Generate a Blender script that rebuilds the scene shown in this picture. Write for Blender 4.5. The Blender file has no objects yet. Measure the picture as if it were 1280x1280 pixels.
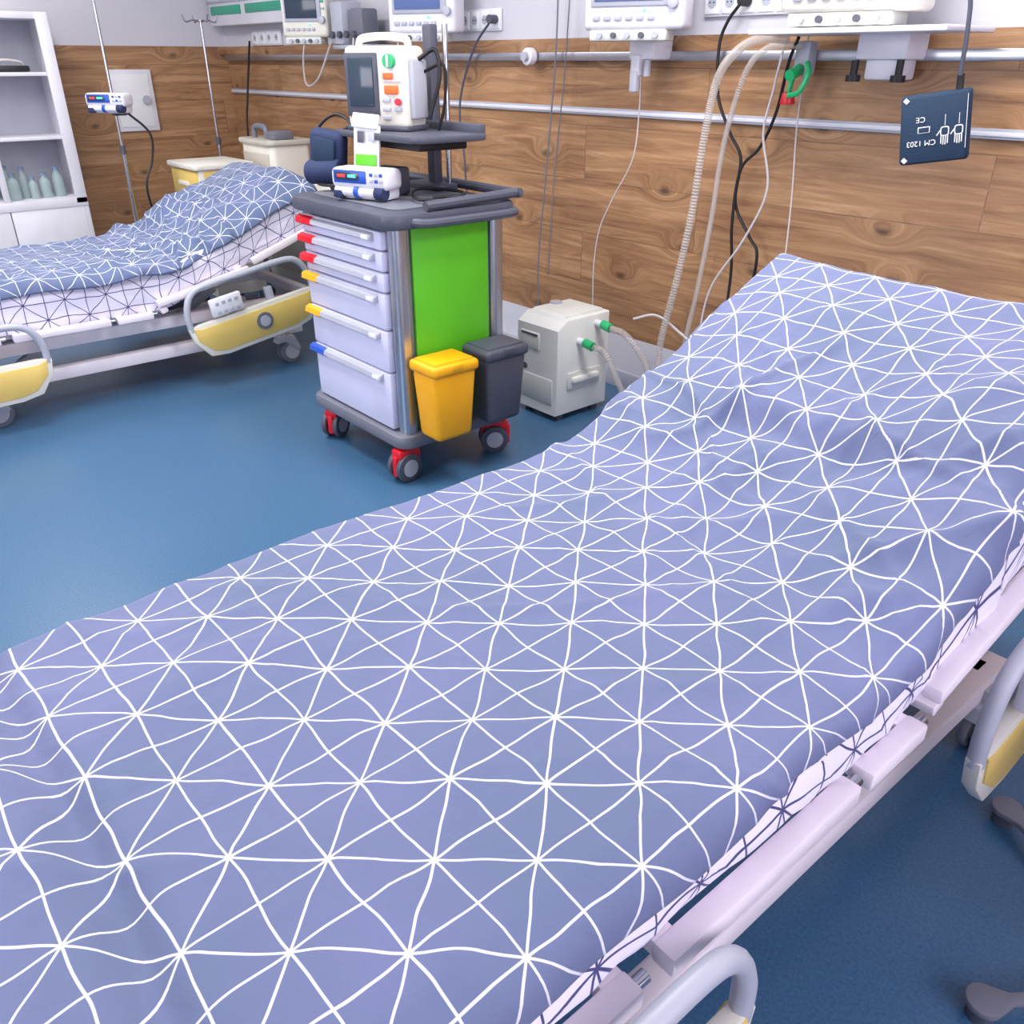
import bpy, bmesh, math, random
from mathutils import Vector, Matrix, noise
random.seed(4)
sc = bpy.context.scene
COL = sc.collection
try:
    sc.view_settings.view_transform = 'Standard'
except Exception:
    pass

# ------------------------------------------------------------------ materials
def srgb(r, g, b):
    f = lambda c: ((c/255)/12.92 if c/255 <= .04045 else (((c/255)+.055)/1.055)**2.4)
    return (f(r), f(g), f(b), 1)

def mat(name, rgb, rough=.5, metal=0, spec=.5, trans=0, alpha=1, emit=0, bump=0, bscale=200, var=0.04, vscale=6):
    m = bpy.data.materials.new(name); m.use_nodes = True
    nt = m.node_tree; b = nt.nodes['Principled BSDF']
    c = srgb(*rgb)
    b.inputs['Roughness'].default_value = rough
    b.inputs['Metallic'].default_value = metal
    b.inputs['Specular IOR Level'].default_value = spec
    b.inputs['Transmission Weight'].default_value = trans
    b.inputs['Alpha'].default_value = alpha
    tc = nt.nodes.new('ShaderNodeTexCoord')
    n = nt.nodes.new('ShaderNodeTexNoise'); n.inputs['Scale'].default_value = vscale
    nt.links.new(tc.outputs['Object'], n.inputs['Vector'])
    r = nt.nodes.new('ShaderNodeValToRGB')
    r.color_ramp.elements[0].position = .3; r.color_ramp.elements[1].position = .7
    r.color_ramp.elements[0].color = tuple(x*(1-var) for x in c[:3])+(1,)
    r.color_ramp.elements[1].color = tuple(min(1, x*(1+var)) for x in c[:3])+(1,)
    nt.links.new(n.outputs['Fac'], r.inputs['Fac'])
    nt.links.new(r.outputs['Color'], b.inputs['Base Color'])
    if emit:
        b.inputs['Emission Color'].default_value = c
        b.inputs['Emission Strength'].default_value = emit
    if bump:
        n2 = nt.nodes.new('ShaderNodeTexNoise'); n2.inputs['Scale'].default_value = bscale
        nt.links.new(tc.outputs['Object'], n2.inputs['Vector'])
        bp = nt.nodes.new('ShaderNodeBump'); bp.inputs['Strength'].default_value = bump
        bp.inputs['Distance'].default_value = .002
        nt.links.new(n2.outputs['Fac'], bp.inputs['Height'])
        nt.links.new(bp.outputs['Normal'], b.inputs['Normal'])
    return m

def mathn(nt, op, a, b=None, c=None):
    n = nt.nodes.new('ShaderNodeMath'); n.operation = op
    for i, v in enumerate((a, b, c)):
        if v is None: continue
        if isinstance(v, (int, float)): n.inputs[i].default_value = v
        else: nt.links.new(v, n.inputs[i])
    return n.outputs[0]

def fabric(name, base, base2, line, width, warp=.010, diag8=True, rough=.75, sx=.077, sy=.0875, ox=.302, oy=.533):
    m = bpy.data.materials.new(name); m.use_nodes = True
    nt = m.node_tree; b = nt.nodes['Principled BSDF']
    b.inputs['Roughness'].default_value = rough
    b.inputs['Sheen Weight'].default_value = .15
    b.inputs['Specular IOR Level'].default_value = .3
    uv = nt.nodes.new('ShaderNodeUVMap'); uv.uv_map = 'UVMap'
    n = nt.nodes.new('ShaderNodeTexNoise'); n.inputs['Scale'].default_value = 7; n.inputs['Detail'].default_value = 1.5
    nt.links.new(uv.outputs['UV'], n.inputs['Vector'])
    sub = nt.nodes.new('ShaderNodeVectorMath'); sub.operation = 'SUBTRACT'; sub.inputs[1].default_value = (.5, .5, .5)
    nt.links.new(n.outputs['Color'], sub.inputs[0])
    scl = nt.nodes.new('ShaderNodeVectorMath'); scl.operation = 'SCALE'; scl.inputs['Scale'].default_value = warp*4
    nt.links.new(sub.outputs[0], scl.inputs[0])
    add = nt.nodes.new('ShaderNodeVectorMath'); add.operation = 'ADD'
    nt.links.new(uv.outputs['UV'], add.inputs[0]); nt.links.new(scl.outputs[0], add.inputs[1])
    sep = nt.nodes.new('ShaderNodeSeparateXYZ'); nt.links.new(add.outputs[0], sep.inputs[0])
    X = mathn(nt, 'DIVIDE', mathn(nt, 'SUBTRACT', sep.outputs[0], ox), sx)
    Y = mathn(nt, 'DIVIDE', mathn(nt, 'SUBTRACT', sep.outputs[1], oy), sy)
    A = mathn(nt, 'MULTIPLY', mathn(nt, 'ADD', X, Y), .5)
    Bb = mathn(nt, 'MULTIPLY', mathn(nt, 'SUBTRACT', X, Y), .5)
    dg = 2*sx*sy/math.hypot(sx, sy)
    fam = [(A, dg), (Bb, dg), (Y, sy)]
    if diag8: fam.append((X, sx))
    mask = None
    for v, d in fam:
        f = mathn(nt, 'ABSOLUTE', mathn(nt, 'SUBTRACT', mathn(nt, 'FRACT', mathn(nt, 'ADD', v, .5)), .5))
        dist = mathn(nt, 'MULTIPLY', f, d)
        mr = nt.nodes.new('ShaderNodeMapRange')
        mr.inputs['From Min'].default_value = width*.5*.8; mr.inputs['From Max'].default_value = width*.5*1.2
        mr.inputs['To Min'].default_value = 1; mr.inputs['To Max'].default_value = 0
        nt.links.new(dist, mr.inputs['Value'])
        mask = mr.outputs[0] if mask is None else mathn(nt, 'MAXIMUM', mask, mr.outputs[0])
    n3 = nt.nodes.new('ShaderNodeTexNoise'); n3.inputs['Scale'].default_value = 3
    nt.links.new(uv.outputs['UV'], n3.inputs['Vector'])
    rp = nt.nodes.new('ShaderNodeValToRGB')
    rp.color_ramp.elements[0].position = .35; rp.color_ramp.elements[1].position = .65
    rp.color_ramp.elements[0].color = srgb(*base); rp.color_ramp.elements[1].color = srgb(*base2)
    nt.links.new(n3.outputs['Fac'], rp.inputs['Fac'])
    mx = nt.nodes.new('ShaderNodeMix'); mx.data_type = 'RGBA'
    nt.links.new(mask, mx.inputs[0]); nt.links.new(rp.outputs['Color'], mx.inputs[6])
    mx.inputs[7].default_value = srgb(*line)
    nt.links.new(mx.outputs[2], b.inputs['Base Color'])
    w = nt.nodes.new('ShaderNodeTexNoise'); w.inputs['Scale'].default_value = 22; w.inputs['Detail'].default_value = 5
    w.inputs['Distortion'].default_value = 1.2
    nt.links.new(uv.outputs['UV'], w.inputs['Vector'])
    bp = nt.nodes.new('ShaderNodeBump'); bp.inputs['Strength'].default_value = .4; bp.inputs['Distance'].default_value = .005
    nt.links.new(w.outputs['Fac'], bp.inputs['Height']); nt.links.new(bp.outputs['Normal'], b.inputs['Normal'])
    return m

def wall_mat(name, seed=0.):
    m = bpy.data.materials.new(name); m.use_nodes = True
    nt = m.node_tree; b = nt.nodes['Principled BSDF']
    tc = nt.nodes.new('ShaderNodeTexCoord')
    sep = nt.nodes.new('ShaderNodeSeparateXYZ'); nt.links.new(tc.outputs['Object'], sep.inputs[0])
    cmb = nt.nodes.new('ShaderNodeCombineXYZ')
    nt.links.new(sep.outputs[0], cmb.inputs[0]); nt.links.new(sep.outputs[2], cmb.inputs[1]); cmb.inputs[2].default_value = seed
    br = nt.nodes.new('ShaderNodeTexBrick'); br.offset = .37; br.offset_frequency = 2
    br.inputs['Scale'].default_value = 1; br.inputs['Brick Width'].default_value = 1.9; br.inputs['Row Height'].default_value = .245
    br.inputs['Mortar Size'].default_value = .002; br.inputs['Mortar Smooth'].default_value = .2
    br.inputs['Color1'].default_value = (0, 0, 0, 1); br.inputs['Color2'].default_value = (1, 1, 1, 1); br.inputs['Mortar'].default_value = (.5, .5, .5, 1)
    nt.links.new(cmb.outputs[0], br.inputs['Vector'])
    vs = nt.nodes.new('ShaderNodeVectorMath'); vs.operation = 'MULTIPLY'; vs.inputs[1].default_value = (1.1, 2.2, 1)
    nt.links.new(cmb.outputs[0], vs.inputs[0])
    vo = nt.nodes.new('ShaderNodeTexVoronoi'); vo.inputs['Scale'].default_value = 1.5; vo.voronoi_dimensions = '2D'
    nt.links.new(vs.outputs[0], vo.inputs['Vector'])
    kn = nt.nodes.new('ShaderNodeMapRange'); kn.inputs['From Min'].default_value = .02; kn.inputs['From Max'].default_value = .075
    kn.inputs['To Min'].default_value = .42; kn.inputs['To Max'].default_value = 1
    nt.links.new(vo.outputs['Distance'], kn.inputs['Value'])
    kb = nt.nodes.new('ShaderNodeMapRange'); kb.interpolation_type = 'SMOOTHSTEP'
    kb.inputs['From Min'].default_value = 0; kb.inputs['From Max'].default_value = .3; kb.inputs['To Min'].default_value = 1.6; kb.inputs['To Max'].default_value = 0
    nt.links.new(vo.outputs['Distance'], kb.inputs['Value'])
    sc_ = nt.nodes.new('ShaderNodeVectorMath'); sc_.operation = 'MULTIPLY'; sc_.inputs[1].default_value = (1.0, 15, 1)
    nt.links.new(cmb.outputs[0], sc_.inputs[0])
    off = nt.nodes.new('ShaderNodeVectorMath'); off.operation = 'MULTIPLY_ADD'
    nt.links.new(br.outputs['Color'], off.inputs[0]); off.inputs[1].default_value = (7, 3, 9); nt.links.new(sc_.outputs[0], off.inputs[2])
    cb2 = nt.nodes.new('ShaderNodeCombineXYZ'); nt.links.new(kb.outputs[0], cb2.inputs[1])
    ad = nt.nodes.new('ShaderNodeVectorMath'); ad.operation = 'ADD'
    nt.links.new(off.outputs[0], ad.inputs[0]); nt.links.new(cb2.outputs[0], ad.inputs[1])
    g = nt.nodes.new('ShaderNodeTexNoise'); g.inputs['Scale'].default_value = 1.6; g.inputs['Detail'].default_value = 12
    g.inputs['Roughness'].default_value = .68; g.inputs['Distortion'].default_value = .7
    nt.links.new(ad.outputs[0], g.inputs['Vector'])
    rp = nt.nodes.new('ShaderNodeValToRGB'); cr = rp.color_ramp
    cr.elements[0].position = .26; cr.elements[0].color = srgb(108, 74, 50)
    cr.elements[1].position = .74; cr.elements[1].color = srgb(206, 166, 126)
    e = cr.elements.new(.42); e.color = srgb(152, 111, 78)
    e = cr.elements.new(.56); e.color = srgb(176, 134, 96)
    nt.links.new(g.outputs['Fac'], rp.inputs['Fac'])
    g2 = nt.nodes.new('ShaderNodeTexNoise'); g2.inputs['Scale'].default_value = 1.2
    s2 = nt.nodes.new('ShaderNodeVectorMath'); s2.operation = 'MULTIPLY'; s2.inputs[1].default_value = (.8, 3.5, 1)
    nt.links.new(cmb.outputs[0], s2.inputs[0]); nt.links.new(s2.outputs[0], g2.inputs['Vector'])
    sb = nt.nodes.new('ShaderNodeSeparateColor'); nt.links.new(br.outputs['Color'], sb.inputs[0])
    v = mathn(nt, 'MULTIPLY', mathn(nt, 'MULTIPLY_ADD', g2.outputs['Fac'], .5, .68), kn.outputs[0])
    v = mathn(nt, 'MULTIPLY', v, mathn(nt, 'MULTIPLY_ADD', sb.outputs[0], .08, .95))
    mort = mathn(nt, 'MULTIPLY', v, mathn(nt, 'SUBTRACT', 1.0, mathn(nt, 'MULTIPLY', br.outputs['Fac'], .38)))
    mul = nt.nodes.new('ShaderNodeVectorMath'); mul.operation = 'SCALE'
    nt.links.new(rp.outputs['Color'], mul.inputs[0]); nt.links.new(mort, mul.inputs['Scale'])
    top = mathn(nt, 'GREATER_THAN', sep.outputs[2], 1.59)
    bot = mathn(nt, 'LESS_THAN', sep.outputs[2], .27)
    wmask = mathn(nt, 'MAXIMUM', top, bot)
    mx = nt.nodes.new('ShaderNodeMix'); mx.data_type = 'RGBA'
    nt.links.new(wmask, mx.inputs[0]); nt.links.new(mul.outputs[0], mx.inputs[6]); mx.inputs[7].default_value = srgb(206, 204, 212)
    nt.links.new(mx.outputs[2], b.inputs['Base Color'])
    b.inputs['Roughness'].default_value = .45
    return m

def floor_mat():
    m = bpy.data.materials.new('floor_vinyl'); m.use_nodes = True
    nt = m.node_tree; b = nt.nodes['Principled BSDF']
    tc = nt.nodes.new('ShaderNodeTexCoord')
    n = nt.nodes.new('ShaderNodeTexNoise'); n.inputs['Scale'].default_value = 150; n.inputs['Detail'].default_value = 4
    nt.links.new(tc.outputs['Object'], n.inputs['Vector'])
    rp = nt.nodes.new('ShaderNodeValToRGB')
    rp.color_ramp.elements[0].position = .3; rp.color_ramp.elements[1].position = .7
    rp.color_ramp.elements[0].color = srgb(52, 90, 124); rp.color_ramp.elements[1].color = srgb(68, 108, 143)
    nt.links.new(n.outputs['Fac'], rp.inputs['Fac']); nt.links.new(rp.outputs['Color'], b.inputs['Base Color'])
    n2 = nt.nodes.new('ShaderNodeTexNoise'); n2.inputs['Scale'].default_value = 3.0
    nt.links.new(tc.outputs['Object'], n2.inputs['Vector'])
    nt.links.new(mathn(nt, 'MULTIPLY_ADD', n2.outputs['Fac'], .12, .27), b.inputs['Roughness'])
    b.inputs['Specular IOR Level'].default_value = .5
    return m

M = {}
M['white'] = mat('white_plastic', (226, 224, 232), .35)
M['wall'] = mat('white_paint', (196, 194, 204), .6)
M['ceil'] = mat('ceiling_paint', (235, 235, 238), .8)
M['cream'] = mat('cream_plastic', (226, 222, 210), .4)
M['offw'] = mat('off_white_plastic', (228, 229, 224), .4)
M['offw2'] = mat('off_white_trim', (210, 212, 206), .4)
M['beige'] = mat('beige_plastic', (196, 190, 178), .4)
M['lav'] = mat('drawer_white', (210, 210, 234), .35)
M['frame'] = mat('bed_frame_white', (240, 230, 236), .35)
M['grey'] = mat('grey_plastic', (112, 114, 126), .45)
M['lgrey'] = mat('light_grey', (176, 178, 190), .4)
M['dgrey'] = mat('dark_grey', (78, 80, 94), .45)
M['black'] = mat('black_rubber', (20, 20, 24), .5)
M['alu'] = mat('aluminium', (190, 192, 200), .28, .9)
M['steel'] = mat('chrome_steel', (190, 192, 198), .2, 1)
M['green'] = mat('green_panel', (90, 188, 34), .4)
M['yellow'] = mat('yellow_bin', (250, 176, 10), .4)
M['ypanel'] = mat('yellow_panel', (228, 196, 108), .45)
M['red'] = mat('red_plastic', (214, 20, 40), .35)
M['blue'] = mat('blue_plastic', (36, 84, 190), .35)
M['navy'] = mat('navy_fabric', (36, 48, 86), .8, bump=.6)
M['cuff'] = mat('cuff_fabric', (24, 50, 76), .75, bump=.6)
M['teal'] = mat('teal_strip', (50, 160, 130), .4)
M['gconn'] = mat('green_connector', (40, 180, 110), .35)
M['screen'] = mat('screen_glass', (58, 70, 84), .12)
M['screenb'] = mat('screen_blue', (92, 110, 158), .12, emit=.1)
M['lcd'] = mat('lcd_lit', (90, 220, 200), .2, emit=1.0)
M['redled'] = mat('red_led', (240, 60, 60), .2, emit=1.0)
M['hose'] = mat('clear_hose', (206, 198, 192), .3, alpha=.45)
M['tubew'] = mat('white_tube', (200, 194, 196), .35)
M['paper'] = mat('paper', (236, 236, 238), .6)
M['orange'] = mat('orange_label', (235, 110, 50), .5)
M['glass'] = mat('bottle_glass', (176, 196, 196), .1, alpha=.6)
M['btop'] = mat('bottle_cap', (120, 140, 170), .4)
M['lpanel'] = mat('lamp_panel', (255, 255, 255), .4, emit=3)
F_DUV = fabric('duvet_cotton', (98, 109, 141), (108, 114, 152), (216, 216, 232), .0031, .007)
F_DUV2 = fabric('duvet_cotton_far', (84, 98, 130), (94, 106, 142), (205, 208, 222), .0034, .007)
F_SHEET = fabric('sheet_cotton', (232, 226, 244), (238, 232, 248), (66, 68, 118), .0038, .008)

# ------------------------------------------------------------------ builder
def catmull(pts, sub=10):
    pts = [Vector(p) for p in pts]
    if len(pts) < 3: return pts
    P = [pts[0]*2-pts[1]] + pts + [pts[-1]*2-pts[-2]]
    out = []
    for i in range(1, len(P)-2):
        p0, p1, p2, p3 = P[i-1:i+3]
        for k in range(sub):
            t = k/sub
            out.append(.5*((2*p1)+(p2-p0)*t+(2*p0-5*p1+4*p2-p3)*t*t+(3*p1-p0-3*p2+p3)*t**3))
    out.append(pts[-1]); return out

class B:
    def __init__(s): s.bm = bmesh.new(); s.m = []
    def mi(s, k):
        m = M[k] if isinstance(k, str) else k
        if m not in s.m: s.m.append(m)
        return s.m.index(m)
    def _add(s, part, k, mx=None):
        i = s.mi(k)
        for f in part.faces: f.material_index = i
        if mx: part.transform(mx)
        bmesh.ops.recalc_face_normals(part, faces=part.faces)
        me = bpy.data.meshes.new('t'); part.to_mesh(me); s.bm.from_mesh(me); part.free(); bpy.data.meshes.remove(me)
    def box(s, c, size, k, rot=(0, 0, 0), bev=.004, seg=2, taper=1.0):
        p = bmesh.new(); bmesh.ops.create_cube(p, size=1)
        for v in p.verts:
            f = taper if v.co.z < 0 else 1
            v.co = Vector((v.co.x*size[0]*f, v.co.y*size[1]*f, v.co.z*size[2]))
        if bev > 0:
            bmesh.ops.bevel(p, geom=list(p.edges), offset=min(bev, min(size)*.45), segments=seg, affect='EDGES', profile=.5)
        R = Matrix.Translation(c) @ Matrix.Rotation(rot[2], 4, 'Z') @ Matrix.Rotation(rot[1], 4, 'Y') @ Matrix.Rotation(rot[0], 4, 'X')
        s._add(p, k, R); return s
    def bb(s, x0, x1, y0, y1, z0, z1, k, bev=.004, **kw):
        return s.box(((x0+x1)/2, (y0+y1)/2, (z0+z1)/2), (abs(x1-x0), abs(y1-y0), abs(z1-z0)), k, bev=bev, **kw)
    def cyl(s, p0, p1, r, k, r2=None, n=20, bev=0):
        p0, p1 = Vector(p0), Vector(p1); d = p1-p0
        p = bmesh.new()
        bmesh.ops.create_cone(p, cap_ends=True, segments=n, radius1=r, radius2=r if r2 is None else r2, depth=d.length)
        if bev:
            es = [e for e in p.edges if any(len(f.verts) > 4 for f in e.link_faces)]
            bmesh.ops.bevel(p, geom=es, offset=bev, segments=2, affect='EDGES', profile=.5)
        q = Vector((0, 0, 1)).rotation_difference(d.normalized()).to_matrix().to_4x4()
        s._add(p, k, Matrix.Translation((p0+p1)/2) @ q); return s
    def tube(s, pts, r, k, n=8, sub=8, rf=None):
        pts = catmull(pts, sub)
        p = bmesh.new(); rings = []
        t = (pts[1]-pts[0]).normalized()
        up = Vector((0, 0, 1)) if abs(t.z) < .9 else Vector((1, 0, 0))
        nrm = t.cross(up).normalized()
        for i, c in enumerate(pts):
            t2 = (pts[min(i+1, len(pts)-1)]-pts[max(i-1, 0)]).normalized()
            nrm = (nrm - t2*nrm.dot(t2)).normalized(); bn = t2.cross(nrm)
            rr = r*(rf(i) if rf else 1)
            rings.append([p.verts.new(c+(nrm*math.cos(a)+bn*math.sin(a))*rr) for a in [2*math.pi*j/n for j in range(n)]])
        for a, b_ in zip(rings, rings[1:]):
            for j in range(n): p.faces.new((a[j], a[(j+1) % n], b_[(j+1) % n], b_[j]))
        p.faces.new(rings[0]); p.faces.new(rings[-1][::-1])
        s._add(p, k); return s
    def prism(s, poly, a0, a1, axis, k, bev=.003):
        p = bmesh.new()
        def co(q, a):
            return {'x': (a, q[0], q[1]), 'y': (q[0], a, q[1]), 'z': (q[0], q[1], a)}[axis]
        v0 = [p.verts.new(co(q, a0)) for q in poly]; v1 = [p.verts.new(co(q, a1)) for q in poly]
        p.faces.new(v0); p.faces.new(v1[::-1])
        n = len(poly)
        for i in range(n): p.faces.new((v0[i], v1[i], v1[(i+1) % n], v0[(i+1) % n]))
        bmesh.ops.recalc_face_normals(p, faces=p.faces)
        if bev:
            es = [e for e in p.edges if any(len(f.verts) == n for f in e.link_faces)]
            try: bmesh.ops.bevel(p, geom=es, offset=bev, segments=2, affect='EDGES', profile=.5)
            except Exception: pass
        s._add(p, k); return s
    def lathe(s, c, prof, k, n=18):
        p = bmesh.new(); rings = []
        for r, z in prof:
            rings.append([p.verts.new((c[0]+r*math.cos(2*math.pi*j/n), c[1]+r*math.sin(2*math.pi*j/n), c[2]+z)) for j in range(n)])
        for a, b_ in zip(rings, rings[1:]):
            for j in range(n): p.faces.new((a[j], a[(j+1) % n], b_[(j+1) % n], b_[j]))
        p.faces.new(rings[0][::-1]); p.faces.new(rings[-1])
        s._add(p, k); return s
    def done(s, name, loc=None, rotz=0, rot=None, parent=None):
        me = bpy.data.meshes.new(name)
        if loc is None:
            xs = [v.co.x for v in s.bm.verts]; ys = [v.co.y for v in s.bm.verts]; zs = [v.co.z for v in s.bm.verts]
            o = Vector(((min(xs)+max(xs))/2, (min(ys)+max(ys))/2, min(zs)))
            for v in s.bm.verts: v.co -= o
            loc = o
        for f in s.bm.faces: f.smooth = True
        s.bm.to_mesh(me); s.bm.free()
        for m in s.m: me.materials.append(m)
        me.set_sharp_from_angle(angle=math.radians(35))
        ob = bpy.data.objects.new(name, me); COL.objects.link(ob)
        ob.location = loc; ob.rotation_euler = rot if rot else (0, 0, rotz)
        if parent: ob.parent = parent
        return ob

def rpoly(w0, w1, h0, h1, r, n=5):
    out = []
    for cx, cy, a0 in ((w1-r, h1-r, 0), (w0+r, h1-r, 90), (w0+r, h0+r, 180), (w1-r, h0+r, 270)):
        for i in range(n+1):
            a = math.radians(a0+90*i/n); out.append((cx+r*math.cos(a), cy+r*math.sin(a)))
    return out

# ------------------------------------------------------------------ room
WX0, WX1, WY0, WY1, H = -7.1, 2.2, -3.2, 3.15, 2.9
b = B(); b.bb(WX0-.1, WX1+.1, WY0-.1, WY1+.1, -.1, 0, floor_mat(), bev=0); b.done('floor')
b = B(); b.bb(WX0-.1, WX1+.1, WY0-.1, WY1+.1, H, H+.1, 'ceil', bev=0); b.done('ceiling')
wm = wall_mat('wood_wall')
wm2 = wall_mat('wood_wall_side', 5.3)
def wall(name, cx, cy, L, rotz, m):
    b = B(); b.box((0, 0, H/2), (L, .1, H), m, bev=0); return b.done(name, loc=(cx, cy, 0), rotz=rotz)
wall('wall_back', (WX0+WX1)/2, WY1+.05, WX1-WX0+.2, 0, wm)
wall('wall_left', WX0-.05, (WY0+WY1)/2, WY1-WY0, math.radians(90), wm2)
wall('wall_front', (WX0+WX1)/2, WY0-.05, WX1-WX0+.2, 0, M['wall'])
wall('wall_right', WX1+.05, (WY0+WY1)/2, WY1-WY0, math.radians(90), M['wall'])
b = B(); b.bb(WX0, WX1, WY1-.015, WY1, 0, .09, 'lgrey', bev=.003); b.done('baseboard_back')
b = B(); b.bb(WX0, WX0+.015, WY0, WY1-.02, 0, .09, 'lgrey', bev=.003); b.done('baseboard_left')
b = B()
b.bb(WX0+.05, WX1-.05, WY1-.045, WY1-.03, 1.497, 1.532, 'alu', bev=.003)
x = WX0+.3
while x < WX1:
    b.bb(x-.02, x+.02, WY1-.03, WY1, 1.505, 1.524, 'lgrey', bev=.002); x += .6
b.done('trim_equipment_rail')
b = B(); b.bb(WX0+.03, WX1-.05, WY1-.018, WY1, 1.272, 1.304, 'lgrey', bev=.004)
b.bb(WX0+.03, WX1-.05, WY1-.022, WY1-.017, 1.281, 1.295, 'white', bev=.002); b.done('trim_bumper_rail')

b = B()
b.bb(-7.05, -5.55, 3.03, 3.148, 1.72, 2.05, 'white', bev=.01)
b.bb(-7.0, -6.5, 3.022, 3.032, 1.79, 1.845, 'teal', bev=.002)
b.bb(-6.42, -5.62, 3.022, 3.032, 1.79, 1.845, 'teal', bev=.002)
b.bb(-7.05, -5.55, 3.02, 3.035, 1.865, 1.88, 'lgrey', bev=.002)
for i in range(5): b.cyl((-6.9+i*.3, 3.03, 1.95), (-6.9+i*.3, 3.01, 1.95), .03, 'lgrey')
b.done('medical_supply_panel')

def sockets(x0, x1, z, n):
    b = B(); b.bb(x0, x1, 3.135, 3.149, z-.05, z+.05, 'white', bev=.006)
    w = (x1-x0)/n
    for i in range(n):
        cx = x0+w*(i+.5)
        b.bb(cx-w*.42, cx+w*.42, 3.130, 3.137, z-.04, z+.04, 'paper', bev=.004)
        b.cyl((cx, 3.129, z), (cx, 3.1365, z), .021, 'lgrey')
        for s in (-1, 1): b.cyl((cx+s*.009, 3.127, z), (cx+s*.009, 3.131, z), .003, 'black', n=8)
    b.done('wall_socket')
sockets(-4.1, -3.77, 1.68, 4); sockets(-2.5, -2.08, 1.70, 5); sockets(-6.6, -6.15, 1.64, 4); sockets(-1.2, -.8, 1.70, 5)
b = B(); b.bb(-7.098, -7.075, 2.22, 2.53, 1.03, 1.44, 'white', bev=.008); b.bb(-7.078, -7.07, 2.25, 2.50, 1.06, 1.41, 'paper', bev=.004)
b.cyl((-7.075, 2.46, 1.24), (-7.05, 2.46, 1.24), .03, 'lgrey'); b.done('wall_service_panel')

# ------------------------------------------------------------------ beds
def resample(pts, n):
    P = catmull(pts, 14)
    d = [0]
    for a, c in zip(P, P[1:]): d.append(d[-1]+(c-a).length)
    out = []; j = 0
    for i in range(n):
        s = d[-1]*i/(n-1)
        while j < len(d)-2 and d[j+1] < s: j += 1
        t = (s-d[j])/max(1e-9, d[j+1]-d[j]); out.append((P[j].lerp(P[j+1], t), s))
    return out

def sheet_mesh(name, long, cross, nl, nc, m, disp, vshift, loc, thick=0, hem=None):
    L = resample(long, nl); C = resample(cross, nc)
    cx_mid = [s for (p, s) in C if abs(p[0]) < .02]; u0 = cx_mid[len(cx_mid)//2] if cx_mid else C[-1][1]/2
    ly = [s for (p, s) in L if p[0] >= vshift][0]
    P = []
    for (lp, ls) in L:
        row = []
        for (cp, cs) in C:
            z = lp[1] + min(cp[1], lp[2]) if cp[1] < -.003 and lp[2] < -.003 else lp[1]+cp[1]+lp[2]
            row.append(Vector((cp[0], lp[0], z)))
        P.append(row)
    Q = []
    for i in range(nl):
        row = []
        for j in range(nc):
            a = P[min(i+1, nl-1)][j]-P[max(i-1, 0)][j]; c = P[i][min(j+1, nc-1)]-P[i][max(j-1, 0)]
            n = c.cross(a)
            n = n.normalized() if n.length > 1e-9 else Vector((0, 0, 1))
            u = C[j][1]-u0; v = L[i][1]-ly+vshift
            q = P[i][j] + n*disp(u, v, P[i][j])
            if hem: q += hem(i/(nl-1), j/(nc-1), u, v)
            row.append(q)
        Q.append(row)
    me = bpy.data.meshes.new(name)
    vs = [q for row in Q for q in row]
    fs = [(i*nc+j, i*nc+j+1, (i+1)*nc+j+1, (i+1)*nc+j) for i in range(nl-1) for j in range(nc-1)]
    me.from_pydata(vs, [], fs)
    uvl = me.uv_layers.new(name='UVMap')
    for lp in me.loops:
        i, j = divmod(lp.vertex_index, nc)
        uvl.data[lp.index].uv = (C[j][1]-u0, L[i][1]-ly+vshift)
    me.polygons.foreach_set('use_smooth', [True]*len(me.polygons))
    me.materials.append(m); me.update()
    ob = bpy.data.objects.new(name, me); COL.objects.link(ob); ob.location = loc
    if thick:
        md = ob.modifiers.new('thickness', 'SOLIDIFY'); md.thickness = thick; md.offset = -1
    return ob

def sm(a, b_, x):
    t = max(0, min(1, (x-a)/(b_-a))); return t*t*(3-2*t)

def ridge(x, y, ang, sl, sp, seed):
    c, s = math.cos(ang), math.sin(ang)
    p = Vector(((x*c+y*s)*sl, (-x*s+y*c)*sp, seed))
    wv = noise.noise(Vector((x*3, y*3, seed+7)))*.6
    p.y += wv
    return (max(0, 1-abs(noise.noise(p))*3.2))**2

def lift(u, v):
    """bunching of mattress and cover on the right of the hinge"""
    return .11*sm(1.06, 1.42, v)*(1-sm(1.62, 2.0, v))*sm(.02, .46, u)

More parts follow.
